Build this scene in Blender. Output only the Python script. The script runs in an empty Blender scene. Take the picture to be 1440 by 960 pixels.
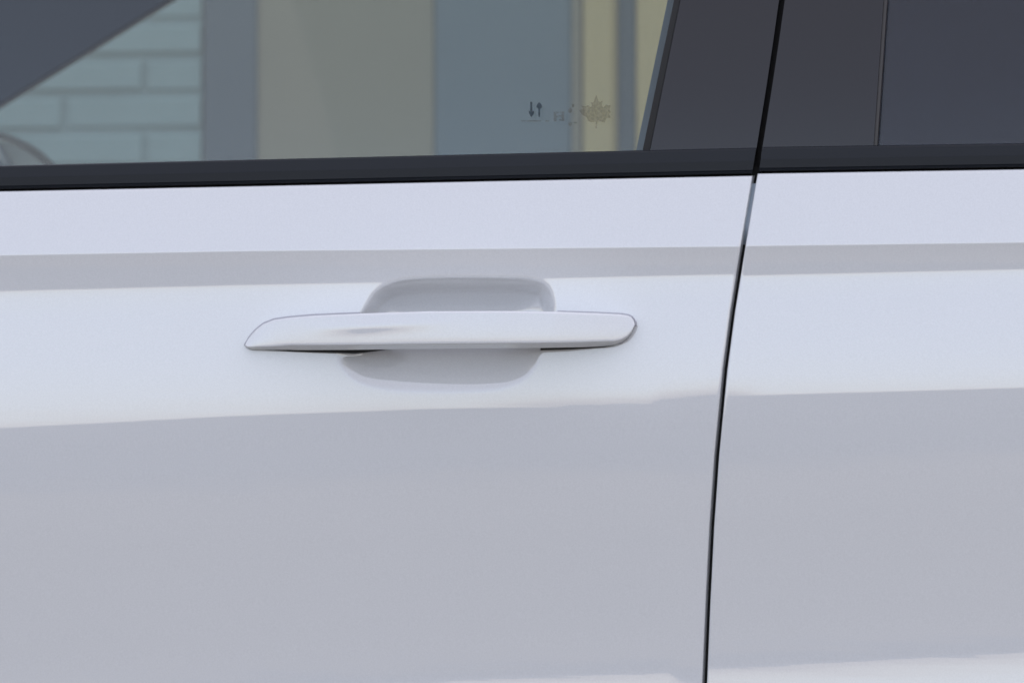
import bpy, bmesh, math, random
import numpy as np
from mathutils import Vector, Matrix

random.seed(7)
R = math.radians
S = bpy.context.scene

# ------------------------------------------------------------------ camera
SC = 0.00045                       # metres per photo pixel on the door
W = 1440 * SC
DIST = 4.0
PHI = R(15)
ZC = 0.90
CAM = np.array([DIST * math.sin(PHI), -DIST * math.cos(PHI), ZC])
FWD = np.array([-math.sin(PHI), math.cos(PHI), 0.0])
RGT = np.array([math.cos(PHI), math.sin(PHI), 0.0])

cam_d = bpy.data.cameras.new('camera')
cam = bpy.data.objects.new('camera', cam_d)
S.collection.objects.link(cam)
cam.location = CAM
cam.rotation_euler = (R(90), 0, PHI)
cam_d.sensor_width = 36.0
cam_d.lens = 36.0 * DIST / W
cam_d.clip_start = 0.05
cam_d.clip_end = 6000
cam_d.dof.use_dof = True
cam_d.dof.focus_distance = DIST
cam_d.dof.aperture_fstop = 20
S.camera = cam

# ------------------------------------------------------------- sky and sun
SUN_EL, SUN_AZ = R(42), R(35)      # azimuth from +Y (behind the house) towards +X
world = bpy.data.worlds.new('World')
S.world = world
world.use_nodes = True
wn = world.node_tree
wn.nodes.clear()
sky = wn.nodes.new('ShaderNodeTexSky')
sky.sky_type = 'NISHITA'
sky.sun_disc = False
sky.sun_elevation = SUN_EL
sky.sun_rotation = SUN_AZ
sky.altitude = 100
sky.air_density = 1.0
sky.dust_density = 4.0
sky.ozone_density = 0.6
bg = wn.nodes.new('ShaderNodeBackground')
bg.inputs['Strength'].default_value = 0.12
wo = wn.nodes.new('ShaderNodeOutputWorld')
sky_warmth = wn.nodes.new('ShaderNodeMix')           # even warm colour added over the whole sky to offset its blue
sky_warmth.data_type = 'RGBA'
sky_warmth.blend_type = 'ADD'
sky_warmth.inputs['Factor'].default_value = 1.0
sky_warmth.inputs['B'].default_value = (2.8, 2.45, 2.3, 1)
wn.links.new(sky.outputs[0], sky_warmth.inputs['A'])
wn.links.new(sky_warmth.outputs['Result'], bg.inputs[0])
wn.links.new(bg.outputs[0], wo.inputs[0])

sun_d = bpy.data.lights.new('sun', 'SUN')
sun_d.energy = 2.0
sun_d.angle = R(0.6)
sun_d.color = (1.0, 0.94, 0.86)
sun = bpy.data.objects.new('sun', sun_d)
S.collection.objects.link(sun)
sd = Vector((math.sin(SUN_AZ) * math.cos(SUN_EL), math.cos(SUN_AZ) * math.cos(SUN_EL), math.sin(SUN_EL)))
sun.rotation_euler = sd.to_track_quat('Z', 'Y').to_euler()
sun.location = (3, 6, 8)

S.view_settings.view_transform = 'Standard'
S.view_settings.look = 'None'
S.view_settings.gamma = 1.0
S.view_settings.exposure = 1.12

# --------------------------------------------------------------- materials
def mat(name, col, rough=0.5, ior=1.5, coat=0.0, metallic=0.0, noise=0.0, nscale=40.0, bump=0.0, bscale=200.0):
    m = bpy.data.materials.new(name)
    m.use_nodes = True
    nt = m.node_tree
    p = nt.nodes['Principled BSDF']
    p.inputs['Base Color'].default_value = (*col, 1)
    p.inputs['Roughness'].default_value = rough
    p.inputs['IOR'].default_value = ior
    p.inputs['Metallic'].default_value = metallic
    p.inputs['Coat Weight'].default_value = coat
    p.inputs['Coat Roughness'].default_value = 0.02
    tc = nt.nodes.new('ShaderNodeTexCoord')
    if noise:
        n = nt.nodes.new('ShaderNodeTexNoise')
        n.inputs['Scale'].default_value = nscale
        n.inputs['Detail'].default_value = 6
        nt.links.new(tc.outputs['Object'], n.inputs['Vector'])
        mx = nt.nodes.new('ShaderNodeMix')
        mx.data_type = 'RGBA'
        mx.inputs['A'].default_value = (*[c * (1 - noise) for c in col], 1)
        mx.inputs['B'].default_value = (*[min(1, c * (1 + noise)) for c in col], 1)
        nt.links.new(n.outputs['Fac'], mx.inputs['Factor'])
        nt.links.new(mx.outputs['Result'], p.inputs['Base Color'])
    if bump:
        n2 = nt.nodes.new('ShaderNodeTexNoise')
        n2.inputs['Scale'].default_value = bscale
        n2.inputs['Detail'].default_value = 4
        nt.links.new(tc.outputs['Object'], n2.inputs['Vector'])
        b = nt.nodes.new('ShaderNodeBump')
        b.inputs['Strength'].default_value = bump
        b.inputs['Distance'].default_value = 0.002
        nt.links.new(n2.outputs['Fac'], b.inputs['Height'])
        nt.links.new(b.outputs['Normal'], p.inputs['Normal'])
    return m

def glass(name, tint, ior=1.5):
    m = bpy.data.materials.new(name)
    m.use_nodes = True
    nt = m.node_tree
    nt.nodes.clear()
    t = nt.nodes.new('ShaderNodeBsdfTransparent')
    t.inputs[0].default_value = (*tint, 1)
    g = nt.nodes.new('ShaderNodeBsdfGlossy')
    g.inputs['Roughness'].default_value = 0.0
    f = nt.nodes.new('ShaderNodeFresnel')
    f.inputs[0].default_value = ior
    mx = nt.nodes.new('ShaderNodeMixShader')
    o = nt.nodes.new('ShaderNodeOutputMaterial')
    nt.links.new(f.outputs[0], mx.inputs[0])
    nt.links.new(t.outputs[0], mx.inputs[1])
    nt.links.new(g.outputs[0], mx.inputs[2])
    nt.links.new(mx.outputs[0], o.inputs[0])
    return m

def ink(name, col, alpha):
    m = bpy.data.materials.new(name)
    m.use_nodes = True
    nt = m.node_tree
    nt.nodes.clear()
    t = nt.nodes.new('ShaderNodeBsdfTransparent')
    d = nt.nodes.new('ShaderNodeBsdfDiffuse')
    d.inputs[0].default_value = (*col, 1)
    tc = nt.nodes.new('ShaderNodeTexCoord')
    n = nt.nodes.new('ShaderNodeTexNoise')
    n.inputs['Scale'].default_value = 700
    nt.links.new(tc.outputs['Object'], n.inputs['Vector'])
    mr = nt.nodes.new('ShaderNodeMapRange')
    mr.inputs['From Min'].default_value = 0.35
    mr.inputs['From Max'].default_value = 0.65
    mr.inputs['To Min'].default_value = alpha * 0.4
    mr.inputs['To Max'].default_value = alpha
    nt.links.new(n.outputs['Fac'], mr.inputs['Value'])
    mx = nt.nodes.new('ShaderNodeMixShader')
    o = nt.nodes.new('ShaderNodeOutputMaterial')
    nt.links.new(mr.outputs[0], mx.inputs[0])
    nt.links.new(t.outputs[0], mx.inputs[1])
    nt.links.new(d.outputs[0], mx.inputs[2])
    nt.links.new(mx.outputs[0], o.inputs[0])
    return m

M = {}
M['paint'] = mat('pearl_white_paint', (0.655, 0.668, 0.684), rough=0.006, ior=2.2, noise=0.09, nscale=1000)
def orange_peel(m, sc, dist):
    nt = m.node_tree; p = nt.nodes['Principled BSDF']
    tc = nt.nodes.new('ShaderNodeTexCoord'); mp = nt.nodes.new('ShaderNodeMapping')
    mp.inputs['Scale'].default_value = sc
    n = nt.nodes.new('ShaderNodeTexNoise'); n.inputs['Scale'].default_value = 1.0; n.inputs['Detail'].default_value = 3
    b = nt.nodes.new('ShaderNodeBump'); b.inputs['Strength'].default_value = 1.0; b.inputs['Distance'].default_value = dist
    nt.links.new(tc.outputs['Object'], mp.inputs[0]); nt.links.new(mp.outputs[0], n.inputs['Vector'])
    nt.links.new(n.outputs['Fac'], b.inputs['Height']); nt.links.new(b.outputs['Normal'], p.inputs['Normal'])
orange_peel(M['paint'], (9, 40, 130), 0.00005)
M['gloss_black'] = mat('gloss_black_panel', (0.010, 0.010, 0.0125), rough=0.06)
M['satin_black'] = mat('satin_black_trim', (0.007, 0.0095, 0.014), rough=0.42, ior=1.36)
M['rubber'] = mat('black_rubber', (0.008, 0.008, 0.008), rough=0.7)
M['gasket'] = mat('grey_gasket', (0.42, 0.42, 0.46), rough=0.5)
M['lip'] = mat('brown_grey_lip', (0.035, 0.032, 0.03), rough=0.4)
M['glass'] = glass('green_tinted_glass', (0.87, 0.90, 0.89))
M['privacy'] = glass('privacy_glass', (0.27, 0.26, 0.31), ior=1.55)
M['interior'] = mat('dark_cabin_trim', (0.012, 0.026, 0.046), rough=0.8)
M['mirror_grey'] = mat('mirror_housing_grey', (0.30, 0.36, 0.38), rough=0.5)
M['channel'] = mat('felt_window_channel', (0.10, 0.14, 0.17), rough=0.8)
M['jamb'] = mat('blue_grey_jamb_paint', (0.30, 0.36, 0.42), rough=0.4)
M['rim'] = mat('mirror_rim', (0.02, 0.028, 0.04), rough=0.6)
M['ink'] = ink('dark_glass_print', (0.02, 0.03, 0.045), 0.6)
M['ink_faint'] = ink('faded_glass_print', (0.13, 0.11, 0.085), 0.24)
M['asphalt'] = mat('asphalt', (0.072, 0.080, 0.092), rough=0.9, noise=0.35, nscale=0.5, bump=0.4, bscale=90)
M['concrete'] = mat('reflection_concrete', (0.118, 0.114, 0.108), rough=0.9, noise=0.2, nscale=0.8, bump=0.3, bscale=80)
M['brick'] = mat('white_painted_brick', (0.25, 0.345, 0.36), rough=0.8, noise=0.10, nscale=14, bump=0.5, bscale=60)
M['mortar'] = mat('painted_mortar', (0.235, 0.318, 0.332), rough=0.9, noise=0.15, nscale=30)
M['bluegrey'] = mat('blue_grey_painted_wood', (0.052, 0.083, 0.122), rough=0.5, noise=0.08, nscale=5)
M['blue'] = mat('dull_blue_painted_wood', (0.095, 0.145, 0.185), rough=0.5, noise=0.08, nscale=5)
M['tan'] = mat('tan_painted_wood', (0.245, 0.225, 0.17), rough=0.6, noise=0.10, nscale=4)
M['yellow'] = mat('yellow_painted_post', (0.47, 0.375, 0.18), rough=0.55, noise=0.08, nscale=6)
M['roofing'] = mat('roofing_felt', (0.12, 0.12, 0.12), rough=0.9, noise=0.2, nscale=4)

# ----------------------------------------------------------------- helpers
def pt(px, py, y):
    """photo pixel -> point of the world plane at depth y (arrays allowed)"""
    px = np.asarray(px, float); py = np.asarray(py, float); y = np.asarray(y, float)
    a = (px - 720) / 1440 * W / DIST
    b = (480 - py) / 1440 * W / DIST
    dx = FWD[0] + RGT[0] * a
    dy = FWD[1] + RGT[1] * a
    t = (y - CAM[1]) / dy
    return np.stack(np.broadcast_arrays(CAM[0] + dx * t, y + 0 * t, CAM[2] + b * t), axis=-1)

def link(name, me, material, parent=None):
    o = bpy.data.objects.new(name, me)
    S.collection.objects.link(o)
    if material and not me.materials:
        me.materials.append(material)
    if parent is not None:
        o.parent = parent
    return o

def raw(name, verts, faces, material, parent=None, smooth=None):
    me = bpy.data.meshes.new(name)
    me.from_pydata([tuple(map(float, v)) for v in verts], [], faces)
    if smooth is True:
        for p in me.polygons: p.use_smooth = True
    elif smooth is not None:
        for p, s in zip(me.polygons, smooth): p.use_smooth = bool(s)
    me.update()
    return link(name, me, material, parent)

def fix_normals(o):
    bm = bmesh.new(); bm.from_mesh(o.data)
    bmesh.ops.recalc_face_normals(bm, faces=bm.faces)
    bm.to_mesh(o.data); bm.free()

def plate(name, P, thick, material, parent=None):
    """P[i,j,3] outer surface grid (toward -y); closed plate of the given thickness"""
    n, m = P.shape[:2]
    V = list(P.reshape(-1, 3)); F = []; SM = []
    B = P.copy(); B[..., 1] += thick
    nb = len(V); V += list(B.reshape(-1, 3))
    for i in range(n - 1):
        for j in range(m - 1):
            a, b, c, d = i * m + j, i * m + j + 1, (i + 1) * m + j + 1, (i + 1) * m + j
            F.append((a, b, c, d)); SM.append(1)
            F.append((nb + d, nb + c, nb + b, nb + a)); SM.append(1)
    ring = [(0, j) for j in range(m)] + [(i, m - 1) for i in range(1, n)] + \
           [(n - 1, j) for j in range(m - 2, -1, -1)] + [(i, 0) for i in range(n - 2, 0, -1)]
    k = len(V)
    for (i, j) in ring: V.append(P[i, j]); V.append(B[i, j])
    L = len(ring)
    for q in range(L):
        r = (q + 1) % L
        F.append((k + 2 * q, k + 2 * q + 1, k + 2 * r + 1, k + 2 * r)); SM.append(0)
    o = raw(name, V, F, material, parent, SM)
    fix_normals(o)
    return o

def box(name, x0, x1, y0, y1, z0, z1, material, parent=None, bevel=0.0):
    bm = bmesh.new()
    bmesh.ops.create_cube(bm, size=1)
    for v in bm.verts:
        v.co = ((x0 + x1) / 2 + v.co.x * (x1 - x0), (y0 + y1) / 2 + v.co.y * (y1 - y0), (z0 + z1) / 2 + v.co.z * (z1 - z0))
    if bevel:
        bmesh.ops.bevel(bm, geom=list(bm.edges), offset=bevel, segments=2, affect='EDGES', profile=0.5)
    me = bpy.data.meshes.new(name); bm.to_mesh(me); bm.free()
    return link(name, me, material, parent)

def prism(name, pts_xz, y0, y1, material, parent=None):
    """outline in x,z extruded from y0 to y1"""
    n = len(pts_xz)
    V = [(p[0], y0, p[1]) for p in pts_xz] + [(p[0], y1, p[1]) for p in pts_xz]
    F = [tuple(range(n)), tuple(range(2 * n - 1, n - 1, -1))]
    for i in range(n):
        j = (i + 1) % n
        F.append((i, i + n, j + n, j))
    o = raw(name, V, F, material, parent); fix_normals(o)
    return o

def poly(pts):
    p = np.array(pts, float)
    return lambda x: np.interp(x, p[:, 0], p[:, 1])

def thing(name, label, cat, loc=(0, 0, 0)):
    o = bpy.data.objects.new(name, None)
    S.collection.objects.link(o)
    o.location = loc
    o['label'] = label; o['category'] = cat
    o.empty_display_size = 0.1
    return o

def smooth01(t):
    t = np.clip(t, 0, 1); return t * t * (3 - 2 * t)

def extr(f, x0, x1):
    """extend a polyline linearly outside [x0,x1]"""
    s0 = (f(x0 + 300) - f(x0)) / 300; s1 = (f(x1) - f(x1 - 300)) / 300
    return lambda x: np.where(x < x0, f(x0) + (x - x0) * s0, np.where(x > x1, f(x1) + (x - x1) * s1, f(x)))

# ------------------------------------------------------------------ ground
g = 3000.0
ground = raw('ground', [(-g, -g, 0), (g, -g, 0), (g, g, 0), (-g, g, 0)], [(0, 1, 2, 3)], M['asphalt'])
ground['kind'] = 'structure'
pave = box('reflection_paving', -60, 60, -5.6, 3.99, -0.3, 0.004, M['concrete'])  # unseen pale apron, added so the lower doors reflect a warmer tone
pave['kind'] = 'structure'

# ------------------------------------------- house wall seen through the car
YH = 4.0
def hx(px): return float(pt(px, 480, YH)[0])
house = thing('building', 'white painted brick building front with yellow posts seen through the car window', 'building', (0, YH, 0))
HZ = 3.0
xb0, xb1 = -4.0, hx(285)
def hbox(name, x0, x1, y0, y1, z0, z1, m, parent=house, bevel=0.0):
    o = box(name, x0, x1, y0 - YH, y1 - YH, z0, z1, m, parent, bevel); return o
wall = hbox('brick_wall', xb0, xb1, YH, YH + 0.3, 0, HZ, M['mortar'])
# bricks, one object each where the car window shows the wall
CH, BL, J = 0.0478, 0.224, 0.009
zc0 = float(pt(200, 133, YH)[2])     # a bed joint seen in the photo
xp0 = float(pt(205, 133, YH)[0])     # a head joint seen in the photo
far_bm = bmesh.new()
def brick_mesh():
    bm = bmesh.new(); bmesh.ops.create_cube(bm, size=1)
    for v in bm.verts: v.co = (v.co.x * (BL - J), v.co.y * 0.02, v.co.z * (CH - J))
    bmesh.ops.bevel(bm, geom=[e for e in bm.edges if all(v.co.y < 0 for v in e.verts)], offset=0.003, segments=1, affect='EDGES')
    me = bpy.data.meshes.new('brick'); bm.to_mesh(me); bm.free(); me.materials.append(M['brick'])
    return me
bme = brick_mesh()
n_b = 0
k0 = int(math.floor((0.02 - zc0) / CH)); k1 = int((HZ - zc0) / CH)
for k in range(k0 + 1, k1):
    z = zc0 + (k + 0.5) * CH
    off = 0 if k % 2 == 0 else 0.5
    i = 0
    for i in range(-14, 8):
        xa = xp0 + (i + off) * BL + J / 2; xbk = xa + BL - J
        if xbk > xb1: xbk = xb1
        if xa < xb0 or xbk - xa < 0.03: continue
        near = 0.80 < z < 1.55 and xa > xb1 - 1.75
        yj = random.uniform(-0.0025, 0.0025)
        if near:
            o = bpy.data.objects.new('brick', bme); S.collection.objects.link(o); o.parent = wall
            o.location = ((xa + xbk) / 2, 0.0045 + yj * 0.6, z)
            o.scale = ((xbk - xa) / (BL - J), 1, random.uniform(0.93, 1.03))
            o.rotation_euler = (0, random.uniform(-.006, .006), random.uniform(-.01, .01)); n_b += 1
        else:
            r = bmesh.ops.create_cube(far_bm, size=1)
            for v in r['verts']:
                v.co = ((xa + xbk) / 2 + v.co.x * (xbk - xa), -0.008 + yj + v.co.y * 0.02, z + v.co.z * (CH - J))
me = bpy.data.meshes.new('brick_courses'); far_bm.to_mesh(me); far_bm.free()
o = link('brick_courses', me, M['brick'], wall); o['kind'] = 'stuff'
print('bricks', n_b)
# the wooden front beside the wall
def hb(name, pa, pb, dy, mm, z0=0, z1=HZ, bev=0.0, gap=.001):
    """board whose front face shows between photo columns pa and pb"""
    xa, xb = float(pt(pa, 480, YH + dy)[0]) + gap, float(pt(pb, 480, YH + dy)[0])
    return hbox(name, xa, xb, YH + dy, YH + 0.3, z0, z1, mm, bevel=bev)
hb('corner_post', 285, 360, -0.012, M['bluegrey'], bev=0.004)
hb('door_panel', 360, 610, -0.006, M['tan'], z1=2.3, bev=0.002)
hb('lintel', 360, 610, -0.010, M['tan'], z0=2.301)
hb('shutter', 610, 803, -0.010, M['blue'], bev=0.003)
hb('door_frame', 803, 817, -0.013, M['tan'], bev=0.002)
hb('post', 817, 862, -0.030, M['yellow'], bev=0.008)
hb('recess_board', 862, 892, -0.004, M['bluegrey'])
x6 = float(pt(892, 480, YH - 0.02)[0])
hbox('post', x6 + .001, x6 + 0.16, YH - 0.02, YH + 0.3, 0, HZ, M['yellow'], bevel=0.006)
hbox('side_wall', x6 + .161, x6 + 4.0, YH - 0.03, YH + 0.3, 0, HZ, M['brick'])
hbox('roof', xb0 - 0.2, x6 + 4.2, YH - 0.15, YH + 5.0, HZ + .001, HZ + 0.12, M['roofing'])
hbox('back_wall', xb0, x6 + 4.0, YH + 4.5, YH + 4.8, 0, HZ, M['brick'])

# -------------------------------------------------------- car body geometry
bF = extr(poly([(0, 270), (1060, 248)]), 0, 1060)
c1F = extr(poly([(0, 359), (350, 353), (1045, 346.5)]), 0, 1045)
c2F = extr(poly([(0, 409), (350, 400), (720, 393), (780, 390.5), (940, 387), (1040, 385)]), 0, 1040)
e1F = extr(poly([(0, 602), (350, 584), (600, 575), (912, 570), (932, 562), (1005, 555)]), 0, 1005)
e2F = extr(poly([(0, 986), (700, 951), (940, 943), (955, 953), (1000, 956)]), 0, 1000)
bR = extr(poly([(1065, 245), (1440, 239)]), 1065, 1440)
c1R = extr(poly([(1045, 346), (1440, 341)]), 1045, 1440)
c2R = extr(poly([(1040, 387), (1440, 378)]), 1040, 1440)
e1R = extr(poly([(1020, 557), (1440, 545)]), 1020, 1440)
e2R = extr(poly([(1000, 937), (1440, 915)]), 1000, 1440)
VK = np.array([260.0, 352.0, 400.0, 590.0, 945.0])
def keysF(px): return [bF(px), c1F(px), c2F(px), e1F(px), e2F(px)]
def keysR(px): return [bR(px), c1R(px), c2R(px), e1R(px), e2R(px)]
def v2py(v, px, keys):
    K = np.stack(keys(px), -1)
    out = np.empty(np.broadcast(v, px).shape)
    v = np.broadcast_to(v, out.shape)
    seg = np.clip(np.searchsorted(VK, v) - 1, 0, len(VK) - 2)
    ka = np.take_along_axis(K, seg[..., None], -1)[..., 0]; kb = np.take_along_axis(K, seg[..., None] + 1, -1)[..., 0]
    t = (v - VK[seg]) / (VK[seg + 1] - VK[seg])
    out = ka + t * (kb - ka)
    out = np.where(v > VK[-1], K[..., -1] + (v - VK[-1]), out)
    out = np.where(v < VK[0], K[..., 0] + (v - VK[0]), out)
    return out
# outward slope of the door skin (degrees the skin faces upwards) along its height
TH = poly([(240, 17), (260, 15.5), (350.5, 11), (353.5, -7), (380, -4.5), (398.3, -3.2), (401.7, 2.2), (412, 4.2), (440, 6), (500, 5.5), (560, 3.6), (588.5, 2.0),
           (591.8, -1.4), (600, -1.8), (640, -3.2), (760, -5), (880, -4.0), (943, -1.6), (947, 1.4), (960, 2.8), (1020, 6), (1150, 8), (1300, 6), (1500, 0), (1560, -20)])
_v = np.arange(200, 1700, 0.25)
_o = np.concatenate([[0], np.cumsum(np.tan(np.radians(TH(_v[:-1] + .125))) * 0.25 * SC)])
_o -= np.interp(590, _v, _o)
TH2 = lambda v: np.where((v > 560) & (v < 625), np.interp(v, [560, 574, 584, 590, 597, 606, 625], [TH(560), 2.2, 0.7, 0.1, -0.45, -1.3, TH(625)]), TH(v))
_o2 = np.concatenate([[0], np.cumsum(np.tan(np.radians(TH2(_v[:-1] + .125))) * 0.25 * SC)])
_o2 -= np.interp(500, _v, _o2) - np.interp(500, _v, _o)
def skin(v): return -np.interp(v, _v, _o)          # y of the door skin
def skin_px(v, px):                                # towards the rear of the front door the belly turns more slowly
    w = smooth01((px - 620) / 200) * smooth01((1090 - px) / 70)
    return -(np.interp(v, _v, _o) * (1 - w) + np.interp(v, _v, _o2) * w)

def catmull(P, n=10):
    P = np.array(P, float); N = len(P); out = []
    for i in range(N):
        p0, p1, p2, p3 = P[i - 1], P[i], P[(i + 1) % N], P[(i + 2) % N]
        for k in range(n):
            t = k / n
            out.append(0.5 * ((2 * p1) + (-p0 + p2) * t + (2 * p0 - 5 * p1 + 4 * p2 - p3) * t ** 2 + (-p0 + 3 * p1 - 3 * p2 + p3) * t ** 3))
    return np.array(out)
CUP = catmull([(497, 462), (510, 436), (527, 410), (552, 396), (590, 390.5), (650, 389), (710, 389.5), (750, 392), (771, 402), (780, 422), (782, 445), (776, 468),
               (763, 490), (755, 512), (738, 532), (708, 544.5), (660, 549), (600, 549.5), (545, 547), (505, 537), (482, 518), (474, 500), (482, 482)])
def sdf(px, py, poly_):
    shp = px.shape; p = np.stack([px.ravel(), py.ravel()], 1)
    d = np.full(len(p), 1e9); ins = np.zeros(len(p), bool)
    for a, b in zip(poly_, np.roll(poly_, -1, 0)):
        e = b - a; w = p - a
        t = np.clip((w @ e) / (e @ e + 1e-12), 0, 1)
        d = np.minimum(d, np.hypot(*(w - t[:, None] * e).T))
        c = ((a[1] <= p[:, 1]) & (b[1] > p[:, 1])) | ((b[1] <= p[:, 1]) & (a[1] > p[:, 1]))
        xi = a[0] + (p[:, 1] - a[1]) / (e[1] if abs(e[1]) > 1e-9 else 1e-9) * e[0]
        ins ^= c & (p[:, 0] < xi)
    return np.where(ins, d, -d).reshape(shp)
CUPD, CUPR = 0.022, 84.0
def cup_depth(px, py):
    d = sdf(px, py, CUP)
    k = 1.0
    ds = np.where(d > 12 * k, d, k * np.log1p(np.exp(np.clip(d / k, -40, 40))))
    ds = np.where(d < -12 * k, 0, ds)
    q = np.arange(0, 200, 0.5)
    su = np.interp(q, [0, 14, 62], [0.80, 0.66, 0])             # wall slope of the upper half, rim to floor
    sl = np.interp(q, [0, 30, 62, 84], [0.325, 0.37, 0.36, 0.05])   # and of the scooped lower half
    fu = np.interp(ds, q, np.concatenate([[0], np.cumsum(su[:-1]) * 0.5 * SC]))
    fl = np.interp(ds, q, np.concatenate([[0], np.cumsum(sl[:-1]) * 0.5 * SC]))
    pe = np.arange(380, 560, 1.0); se = np.interp(pe, [386, 412, 440], [0.26, 0.20, 0.0]) * (pe >= 386)
    fu = fu + np.interp(py, pe, np.cumsum(se) * SC) * smooth01(ds / 22)
    m = smooth01((py - 441) / 30)
    f = fu * (1 - m) + fl * m
    b = f.copy()                                   # blend the bowl's floor smooth, keep its rim crisp
    for _ in range(3):
        for ax in (0, 1):
            kk = np.ones(13) / 13
            b = np.apply_along_axis(lambda z: np.convolve(np.pad(z, 6, mode='edge'), kk, 'valid'), ax, b)
    w = smooth01((d - 17) / 26)
    return f * (1 - w) + b * w

G = poly([(-900, 1235), (-500, 1177), (0, 1099.5), (60, 1091), (120, 1082), (245, 1062), (340, 1046), (440, 1030), (520, 1019.5), (640, 1008), (740, 1001), (850, 995.5), (960, 991), (1400, 977), (1900, 965)])
HW = 3.2                                            # half the door gap, px
RE = 4.0                                            # rounding of sheet edge, px

rows = np.concatenate([[259.2, 259.5, 260.5, 262, 264, 268], np.arange(272, 342, 4), np.arange(342, 349, 1.5), np.arange(349.5, 355, .75), np.arange(355.5, 386, 2.5),
                       np.arange(386, 560, 1.25), np.arange(560, 584, 3), np.arange(584, 600, 1.0), np.arange(600, 935, 6), np.arange(935, 955, 1.0),
                       np.arange(955, 1000, 5), np.arange(1000, 1561, 20)])
def edge_round(d):
    """d px from the edge (>=0) -> extra y"""
    t = np.clip(1 - d / RE, 0, 1)
    return RE * SC * (1 - np.sqrt(np.clip(1 - t * t, 0, 1)))

def door_skin(name, side, parent):
    front = side == 'front'
    if front:
        us = np.concatenate([np.arange(-1500, 0, 60), np.arange(0, 450, 15), np.arange(450, 800, 1.25), np.arange(800, 900, 6), np.arange(900, 1010, 3)])
        us = us[us < 1008]
        du = np.array([12, 9, 7, 5.5, RE, 3.2, 2.4, 1.6, 1.0, .5, .2, 0.0])
        keys = keysF
    else:
        du = np.array([0.0, .2, .5, 1.0, 1.6, 2.4, 3.2, RE, 5.5, 7, 9, 12])
        us = np.concatenate([np.arange(1040, 1120, 4), np.arange(1120, 1440, 10), np.arange(1440, 2800, 60)])
        keys = keysR
    n = len(rows)
    V = rows[:, None]
    # columns: far from the gap they stand at u, near it they follow the gap line
    c484 = float(G(484))
    cols = []
    py = np.zeros((n, 1)) + V
    if front:
        nus = len(us)
        ucol = np.concatenate([us, c484 - HW - du])
    else:
        ucol = np.concatenate([c484 + HW + du, us])
    U = np.broadcast_to(ucol[None, :], (n, len(ucol)))
    PX = U.copy()
    for _ in range(3):
        PY = v2py(V, PX, keys)
        w = smooth01((U - 800) / (c484 - HW - 12 - 800)) if front else 1 - smooth01((U - c484 - HW - 12) / 500)
        PX = U + (G(PY) - c484) * w
    Y = skin_px(np.broadcast_to(V, PY.shape), PX).copy()
    if front:
        sel = (U > 440) & (U < 812)
        Y = np.where(sel, Y + cup_depth(np.where(sel, PX, 0), np.where(sel, PY, 0)), Y)
    dedge = (c484 - HW - U) if front else (U - c484 - HW)
    Y = Y + edge_round(np.clip(dedge, 0, 99))
    dt = (PY - v2py(np.full_like(PY, 259.2), PX, keys))
    Y = Y + edge_round(np.clip(dt, 0, 99)) * 0.8
    P = pt(PX, PY, Y)
    # flange: a straight return behind the gap edge and behind the top edge
    m = P.shape[1]
    fl = P[:, -1:, :].copy() if front else P[:, :1, :].copy()
    fl[..., 1] += 0.006
    P = np.concatenate([P, fl], 1) if front else np.concatenate([fl, P], 1)
    tp = P[:1].copy(); tp[..., 1] += 0.006
    P = np.concatenate([tp, P], 0)
    n, m = P.shape[:2]
    idx = np.arange(n * m).reshape(n, m)
    F = np.stack([idx[:-1, :-1], idx[1:, :-1], idx[1:, 1:], idx[:-1, 1:]], -1).reshape(-1, 4)
    me = bpy.data.meshes.new(name)
    me.from_pydata(P.reshape(-1, 3).tolist(), [], F.tolist())
    me.polygons.foreach_set('use_smooth', [True] * len(me.polygons))
    me.update()
    return link(name, me, M['paint'], parent)

car = thing('car', 'white car with black window trim and a long pull handle on its front door', 'car')
front_door = door_skin('front_door', 'front', car)
rear_door = door_skin('rear_door', 'rear', car)

# ------------------------------------------------------ window-height surface
TAU = poly([(-900, 40), (-700, 32), (-300, 24), (0, 19), (130, 14), (260, 6)])
_w = np.arange(-900, 300, 1.0)
_wi = np.cumsum((np.tan(np.radians(TAU(_w))) * SC)[::-1])[::-1]
_wi -= np.interp(260, _w, _wi)
YB = float(skin(260.0)) + 0.004
def green(px, py):
    b = np.where(px < G(py), bF(px), bR(px))
    v = py - (b - 260)
    return YB + np.interp(v, _w, _wi)

def strip(name, L, Rr, T, B, off, thick, material, parent, na=14, nb=40):
    """plate on the window surface between curves L(py), R(py) and T(px), B(px)"""
    a = np.linspace(0, 1, na)[None, :]; t = np.linspace(0, 1, nb)[:, None]
    PX = np.zeros((nb, na)) + 700.0; PY = np.zeros((nb, na))
    for _ in range(6):
        PY = T(PX) + (B(PX) - T(PX)) * t
        PX = L(PY) + (Rr(PY) - L(PY)) * a
    return plate(name, pt(PX, PY, green(PX, PY) + off), thick, material, parent)

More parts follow.
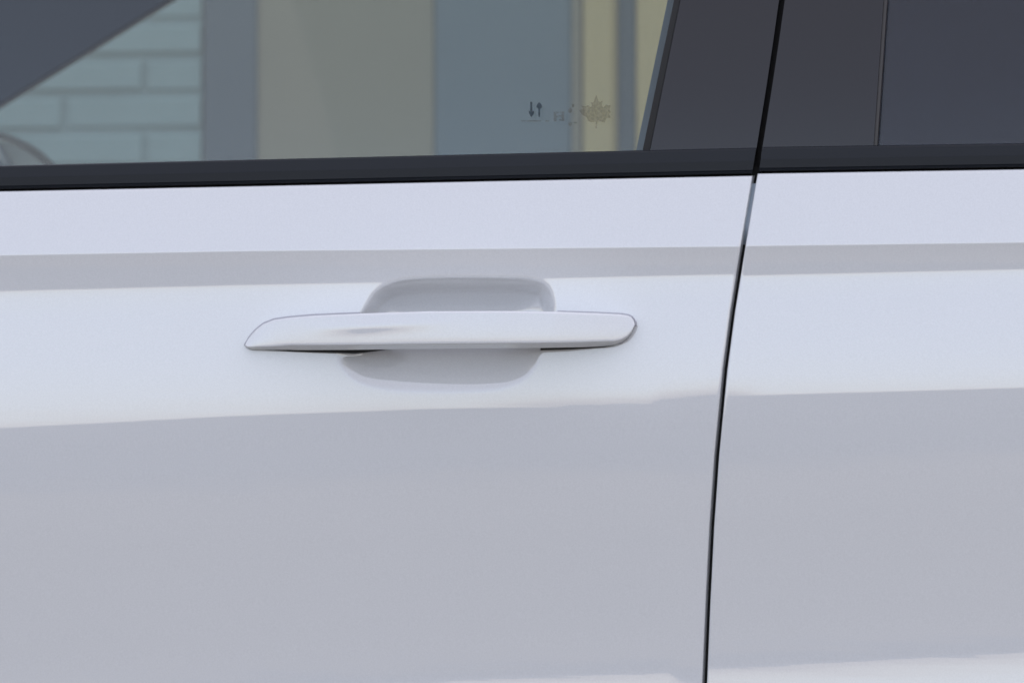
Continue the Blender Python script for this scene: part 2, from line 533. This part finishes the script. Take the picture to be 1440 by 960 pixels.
cst = lambda c: (lambda x: np.zeros_like(x, dtype=float) + c)
TOP = cst(-680.0)
tF = extr(poly([(0, 233), (905, 211.5), (1060, 208)]), 0, 1060)
tR = extr(poly([(1072, 207), (1440, 201.5)]), 1072, 1440)
def sh(f, d): return lambda x: f(x) + d
pillL = poly([(-680, 1096), (0, 957), (210, 914.5), (300, 896)])      # front pillar panel, its front edge
sealL = poly([(-680, 1084), (0, 948), (210, 904), (300, 885)])
rp = poly([(-680, 1300), (0, 1243), (204, 1229), (300, 1222)])       # rear panel, its rear edge
front_window = strip('front_window', cst(-1350.0), sh(pillL, 6), TOP, sh(tF, 22), 0.0048, 0.004, M['glass'], car, na=60, nb=60)
strip('window_seal', sealL, sh(pillL, -0.6), TOP, sh(tF, 12), 0.0008, 0.0035, M['rubber'], front_door, na=4)
strip('window_channel', sh(sealL, -9), sh(sealL, 1), TOP, sh(tF, 20), 0.0098, 0.006, M['channel'], front_door, na=4)
strip('pillar_panel', pillL, sh(G, -4.0), TOP, sh(tF, 12), -0.0008, 0.004, M['gloss_black'], front_door, na=20)
strip('pillar_panel', sh(G, 4.2), sh(rp, -0.5), TOP, sh(tR, 12), -0.0008, 0.004, M['gloss_black'], rear_door, na=20)
strip('window_lip', rp, sh(rp, 4.5), TOP, sh(tR, 12), 0.0002, 0.003, M['lip'], rear_door, na=4)
rear_window = strip('rear_window', sh(rp, 3), cst(2500.0), TOP, sh(tR, 22), 0.0036, 0.004, M['privacy'], car, na=40, nb=60)

def moulding(name, xa, xb, T, B, parent, slant=True):
    """belt moulding: a rounded strip, closed section swept along the door"""
    xs = np.concatenate([np.arange(xa, xb, 40.0), [xb]])
    sec = [(0.0, 0.006), (0.0, -0.0012), (0.03, -0.0028), (0.08, -0.0034), (0.5, -0.0040), (0.86, -0.0036), (0.90, -0.0030), (0.93, -0.0034), (0.97, -0.0030), (1.0, -0.0016), (1.0, 0.006)]
    n = len(sec); V = []; F = []
    for x in xs:
        for (t, o) in sec:
            px = x
            for _ in range(4):
                py = T(np.array(px)) + (B(np.array(px)) - T(np.array(px))) * t
                if x in (xs[0], xs[-1]) and slant:
                    if parent is front_door and x == xs[-1]: px = float(G(py)) - 4.5
                    if parent is rear_door and x == xs[0]: px = float(G(py)) + 4.5
            yy = green(np.array(px), np.array(py)) + o
            V.append(pt(px, py, yy))
    for i in range(len(xs) - 1):
        for k in range(n):
            l = (k + 1) % n
            F.append((i * n + k, i * n + l, (i + 1) * n + l, (i + 1) * n + k))
    F.append(tuple(range(n))); F.append(tuple(range(len(V) - 1, len(V) - n - 1, -1)))
    o = raw(name, V, F, M['satin_black'], parent); fix_normals(o)
    return o
moulding('belt_moulding', -1450, 1058, tF, sh(bF, -4.0), front_door)
moulding('belt_moulding', 1070, 2550, tR, sh(bR, -4.0), rear_door)

# black seal behind the gap between the doors and behind the belt line
def seal_strip():
    pys = np.concatenate([np.arange(-680, 200, 40), np.arange(200, 1500, 15)])
    P = np.zeros((len(pys), 7, 3))
    for i, py in enumerate(pys):
        for j, d in enumerate(np.linspace(-38, 38, 7)):
            px = float(G(py)) + d
            v = float(py) - (float(bF(px)) - 260)
            y = float(green(np.array(px), np.array(float(py)))) + 0.0105 if v < 262 else max(float(skin(v)) + 0.009, 0)
            if v >= 262:
                y = float(skin(v)) + 0.0105
                if v < 300: y = max(y, 0) if False else y + (1 - (v - 262) / 38) * 0.003
            P[i, j] = pt(px, py, y)
    return plate('door_seal', P, 0.02, M['rubber'], car)
seal_strip()
def jamb_edge():
    pys = np.arange(258, 350, 6.0)
    P = np.zeros((len(pys), 2, 3))
    for i, py in enumerate(pys):
        for j, d in enumerate((-5.5, 5.5)):
            px = float(G(py)) + d
            v = float(py) - (float(bF(px)) - 260)
            dep = 0.0052 + 0.006 * float(smooth01((py - 318) / 30))
            P[i, j] = pt(px, py, float(skin(max(v, 262.0))) + dep)
    return plate('door_jamb', P, 0.002, M['jamb'], car)
jamb_edge()
def belt_seal(name, xa, xb, b, parent):
    xs = np.arange(xa, xb, 40.0)
    P = np.zeros((2, len(xs), 3))
    for j, x in enumerate(xs):
        for i, d in enumerate((-14, 12)):
            py = float(b(np.array(x))) + d
            P[i, j] = pt(x, py, YB + 0.004 + (0.004 if d > 0 else 0.0035))
    return plate(name, P, 0.004, M['rubber'], parent)
belt_seal('belt_seal', -1450, 1076, bF, front_door)
belt_seal('belt_seal', 1074, 2550, bR, rear_door)

# ---------------------------------------------------------------- the handle
hT = poly([(345, 485), (346, 481.5), (349, 476), (354, 469.5), (361, 462.5), (370, 455.5), (385, 449.5), (405, 446.5), (440, 443.5), (510, 440.5), (600, 437.5), (700, 437),
           (780, 438), (840, 440), (872, 441.6), (883, 443.2), (888.5, 446), (891.5, 450.5), (892.5, 456)])
hB = poly([(345, 487), (346.5, 489.5), (349, 491), (356, 491.8), (375, 492.2), (420, 492.2), (480, 492), (560, 491), (660, 490), (760, 489.2), (820, 488), (848, 487), (863, 485.6), (874, 481.8), (882, 476), (888, 468.5), (891.5, 461), (892.5, 457)])
hP = poly([(345, 0.0055), (360, 0.0085), (385, 0.0105), (430, 0.0165), (500, 0.024), (600, 0.029), (700, 0.029), (780, 0.0245), (840, 0.0160), (875, 0.0092), (892.5, 0.0055)])
hK = poly([(345, 0.0006), (430, 0.0010), (470, 0.0014), (505, 0.003), (560, 0.004), (700, 0.004), (745, 0.003), (772, 0.0014), (892.5, 0.0008)])   # how far its back stands off the door
def build_handle():
    xs = np.concatenate([345 + 25 * (1 - np.cos(np.linspace(0, np.pi / 2, 16))), np.arange(373, 866, 4), 892.5 - 27 * (1 - np.sin(np.linspace(0, np.pi / 2, 18)))])
    xs = np.unique(xs)
    V = []; F = []; N = 0
    for x in xs:
        T, B = float(hT(x)), float(hB(x))
        if B - T < 0.6: B = T + 0.6
        H = B - T
        y0 = float(skin((T + B) / 2))
        yf, yk = y0 - float(hP(x)), y0 - float(hK(x))
        D = yk - yf
        rt = min(4.5, 0.32 * H, 0.8 * D / SC); rb = 8.2 * min(1.0, 0.36 * H / 8, 0.7 * D / (20 * SC)); ryb = min(2.4, 0.6 * D / SC / rb)
        sec = [(T, yk - 0.0003), (T, yf + (yk - yf) * 0.6)]
        lean = min(0.0013, 0.2 * D)                  # the face leans back towards its top
        yt = yf + lean
        for a in np.linspace(0, 90, 8):
            sec.append((T + rt * (1 - math.cos(R(a))), yt + rt * SC * (1 - math.sin(R(a)))))
        for t in np.linspace(0.06, 0.94, 14):
            py = T + rt + (H - rt - rb) * t
            y = yt + (yf - yt) * (1 - (1 - t) ** 1.6)
            w = smooth01((x - 410) / 110) * smooth01((670 - x) / 170)
            pr = 462.5 - (x - 425) * 0.048
            y -= 0.00050 * w * math.exp(-((py - pr) / 8.5) ** 2)
            sec.append((py, y))
        q = min(1.0, 0.36 * H / 8, 0.7 * D / (20 * SC))
        for (dz, dy) in ((8.2, 0), (7.6, .1), (7.0, .5), (6.5, 1.4), (6.1, 2.6), (4.6, 7), (3.0, 12), (1.4, 17), (.7, 19.2), (.25, 20.5), (0, 22)):
            sec.append((B - dz * q, yf + dy * q * SC))
        sec += [(B, yf + (yk - yf) * 0.6), (B - .1, yk - 0.0003), (B - 0.25 * H, yk), (T + 0.25 * H, yk)]
        N = len(sec)
        for (py, y) in sec: V.append(pt(x, py, y))
    n = len(xs)
    for i in range(n - 1):
        for k in range(N):
            l = (k + 1) % N
            F.append((i * N + k, i * N + l, (i + 1) * N + l, (i + 1) * N + k))
    F.append(tuple(range(N))); F.append(tuple(range(n * N - 1, n * N - N - 1, -1)))
    o = raw('door_handle', V, F, M['paint'], front_door, True); fix_normals(o)
    return o
build_handle()
# gasket round each end of the handle, and black strips standing in for the shade below
def bead(name, xa, xb, T, B, d, material):
    xs = np.linspace(xa, xb, 60); V = []; F = []
    for x in xs:
        t, b = float(T(x)), float(B(x))
        if b < t + 0.4: b = t + .4
        h = b - t; dd = float(d(x))
        for (py, e) in ((t, -0.001), (t, dd * .5), (t + min(1.2, h * .3), dd), (b - min(1.2, h * .3), dd), (b, dd * .5), (b, -0.001)):
            V.append(pt(x, py, float(skin(py)) - e))
    n = 6
    for i in range(len(xs) - 1):
        for k in range(n):
            l = (k + 1) % n
            F.append((i * n + k, i * n + l, (i + 1) * n + l, (i + 1) * n + k))
    F.append(tuple(range(n))); F.append(tuple(range(len(V) - 1, len(V) - n - 1, -1)))
    o = raw(name, V, F, material, front_door); fix_normals(o)
gT = lambda x: hT(x) - 2.2
bead('handle_gasket', 343.5, 506, gT, lambda x: min(float(hT(x)) + 6, float(hB(x)) - 1), poly([(343, .0012), (506, .0012)]), M['gasket'])
bead('handle_gasket', 784, 895, lambda x: float(hT(min(x - 1.5, 892))) - 1.6, lambda x: float(hB(min(x, 892.5))) - 2 + 3.5 * smooth01((x - 862) / 12), poly([(784, .0012), (900, .0016)]), M['gasket'])
bead('handle_shade_strip', 372, 560, lambda x: float(hB(x)) - 8, lambda x: float(hB(x)) + np.interp(x, [372, 420, 474, 500, 530, 560], [0.2, 2.4, 4.2, 5.6, 2.4, -1.5]), poly([(372, .002), (430, .0045), (480, .006), (545, .007)]), M['rubber'])
bead('handle_shade_strip', 760, 864, lambda x: float(hB(x)) - 8, lambda x: float(hB(x)) + np.interp(x, [757, 800, 850, 864], [3.2, 2.8, 1.2, 0.2]), poly([(757, .004), (775, .006), (840, .004), (864, .002)]), M['rubber'])

# ------------------------------------------------------------ glass markings
def mark(name, polys, material):
    V = []; F = []
    for pl in polys:
        k = len(V); n = len(pl)
        for d in (-0.0002, 0.0):
            for (px, py) in pl:
                V.append(pt(px, py, float(green(np.array(float(px)), np.array(float(py)))) + 0.0048 - 0.0001 + d))
        F.append(tuple(range(k, k + n))); F.append(tuple(range(k + 2 * n - 1, k + n - 1, -1)))
        for i in range(n):
            j = (i + 1) % n
            F.append((k + i, k + n + i, k + n + j, k + j))
    o = raw(name, V, F, material, front_window); fix_normals(o)
    return o
def rect(x0, y0, x1, y1): return [(x0, y0), (x1, y0), (x1, y1), (x0, y1)]
mark('arrow_mark', [[(745.6, 143.5), (748.6, 143.5), (748.6, 156), (751.3, 156.5), (750.4, 160.5), (747.3, 165), (744, 160.5), (743.3, 156.5), (745.6, 156)]], M['ink'])
mark('arrow_mark', [[(757, 164.5), (757, 153.5), (754, 150.8), (755, 147.5), (758.3, 143.8), (761.6, 147.5), (762.6, 150.8), (759.6, 153.5), (759.6, 164.5)]], M['ink'])
mark('line_mark', [rect(733, 169.4, 761, 171.2), rect(767, 169.6, 772.5, 171.2)], M['ink_faint'])
mark('letter_mark', [rect(778.5, 157.5, 782.5, 171), rect(782.5, 157.5, 785.5, 160), rect(782.5, 163, 785.5, 165), rect(789.5, 157, 793.5, 170.5), rect(786.5, 157, 789.5, 159), rect(786.5, 167.5, 789.5, 170.5), rect(786.5, 162, 789.5, 164)], M['ink_faint'])
mark('dot_mark', [[(799.5, 153), (802, 151.5), (804.5, 154), (804, 158), (801, 159.5), (799, 157)], [(804, 147), (807, 146), (807.6, 150), (805, 151.4)],
                  [(799, 173), (802, 171.5), (805, 174), (803, 177.5), (800, 177)], [(807, 171.5), (811, 172), (811, 173.6), (807, 173.4)]], M['ink_faint'])
leaf = [(0, -23), (3, -14), (5.5, -12.5), (9, -15), (8, -7), (10, -5), (14, -9.5), (17, -8), (20.5, -8.5), (18.6, -2), (20, 1.5), (18, 4), (20, 9), (14, 10), (12, 16), (6, 14.5), (1.2, 15), (1.2, 24),
        (-1.2, 24), (-1.2, 15), (-7, 15.5), (-11, 14), (-13, 9), (-20, 5), (-24, -1), (-19, -3), (-21, -8), (-15, -6.5), (-11, -9), (-8, -5), (-6, -8), (-8, -13), (-4.5, -12), (-3, -15)]
mark('leaf_mark', [[(838.5 + x, 156.5 + y) for x, y in leaf]], M['ink_faint'])

# --------------------------------------------- far side of the cabin and roof
YF = 1.60
def fx(px, py, y=YF):
    p = pt(px, py, y); return (float(p[0]), float(p[2]))
far = box('far_door', -1.45, 0.95, YF, YF + 0.10, 0.30, 0.965, M['paint'], car, 0.01)
pil = prism('windscreen_pillar', [fx(-330, 349), fx(0, 145), fx(235, 0), fx(760, -324), fx(673, -464), fx(148, -140), fx(-87, 5), fx(-417, 209)], YF, YF + 0.025, M['interior'], car)
zt = 1.43
box('far_window', -0.95, 0.62, YF + 0.006, YF + 0.010, 0.966, zt, M['glass'], car)
box('far_pillar', 0.66, 0.80, YF + 0.002, YF + 0.09, 0.966, zt, M['interior'], car)
box('roof', -0.45, 1.3, 0.26, YF + 0.02, zt + 0.001, zt + 0.04, M['paint'], car, 0.01)
box('cabin_floor', -1.45, 1.3, 0.10, YF - 0.002, 0.28, 0.34, M['interior'], car)
box('cabin_partition', 1.301, 1.34, 0.10, YF, 0.28, 1.40, M['interior'], car)
box('sill', -1.45, 1.3, 0.03, 0.09, 0.20, 0.30, M['satin_black'], car, 0.008)
# far door mirror, seen through both windows
YM = 1.80
mirror = thing_parent = None
def ellipse_ring(name, cx, cy, a, b, w, y0, dep, material, parent):
    N = 72; V = []; F = []
    for k in range(N):
        t = 2 * math.pi * k / N
        for (da, yy) in ((0, y0), (w, y0), (w, y0 + dep), (0, y0 + dep)):
            V.append(pt(cx + (a - da) * math.cos(t), cy - (b - da) * math.sin(t), yy))
    for k in range(N):
        l = (k + 1) % N
        for q in range(4):
            r = (q + 1) % 4
            F.append((4 * k + q, 4 * k + r, 4 * l + r, 4 * l + q))
    o = raw(name, V, F, material, parent, None); fix_normals(o); return o
mir = ellipse_ring('door_mirror', -40, 290, 140, 108, 10, YM, 0.012, M['rim'], car)
N = 48
fc = [fx(-40 + 127 * math.cos(2 * math.pi * k / N), 290 - 97 * math.sin(2 * math.pi * k / N), YM + 0.004) for k in range(N)]
prism('mirror_face', fc, YM + 0.004, YM + 0.04, M['mirror_grey'], mir)
prism('mirror_arm', [fx(a, b, YM) for a, b in ((-8, 200), (1, 205), (17, 232), (34, 262), (-20, 300), (-40, 215))], YM - 0.02, YM + 0.01, M['bluegrey'], mir)
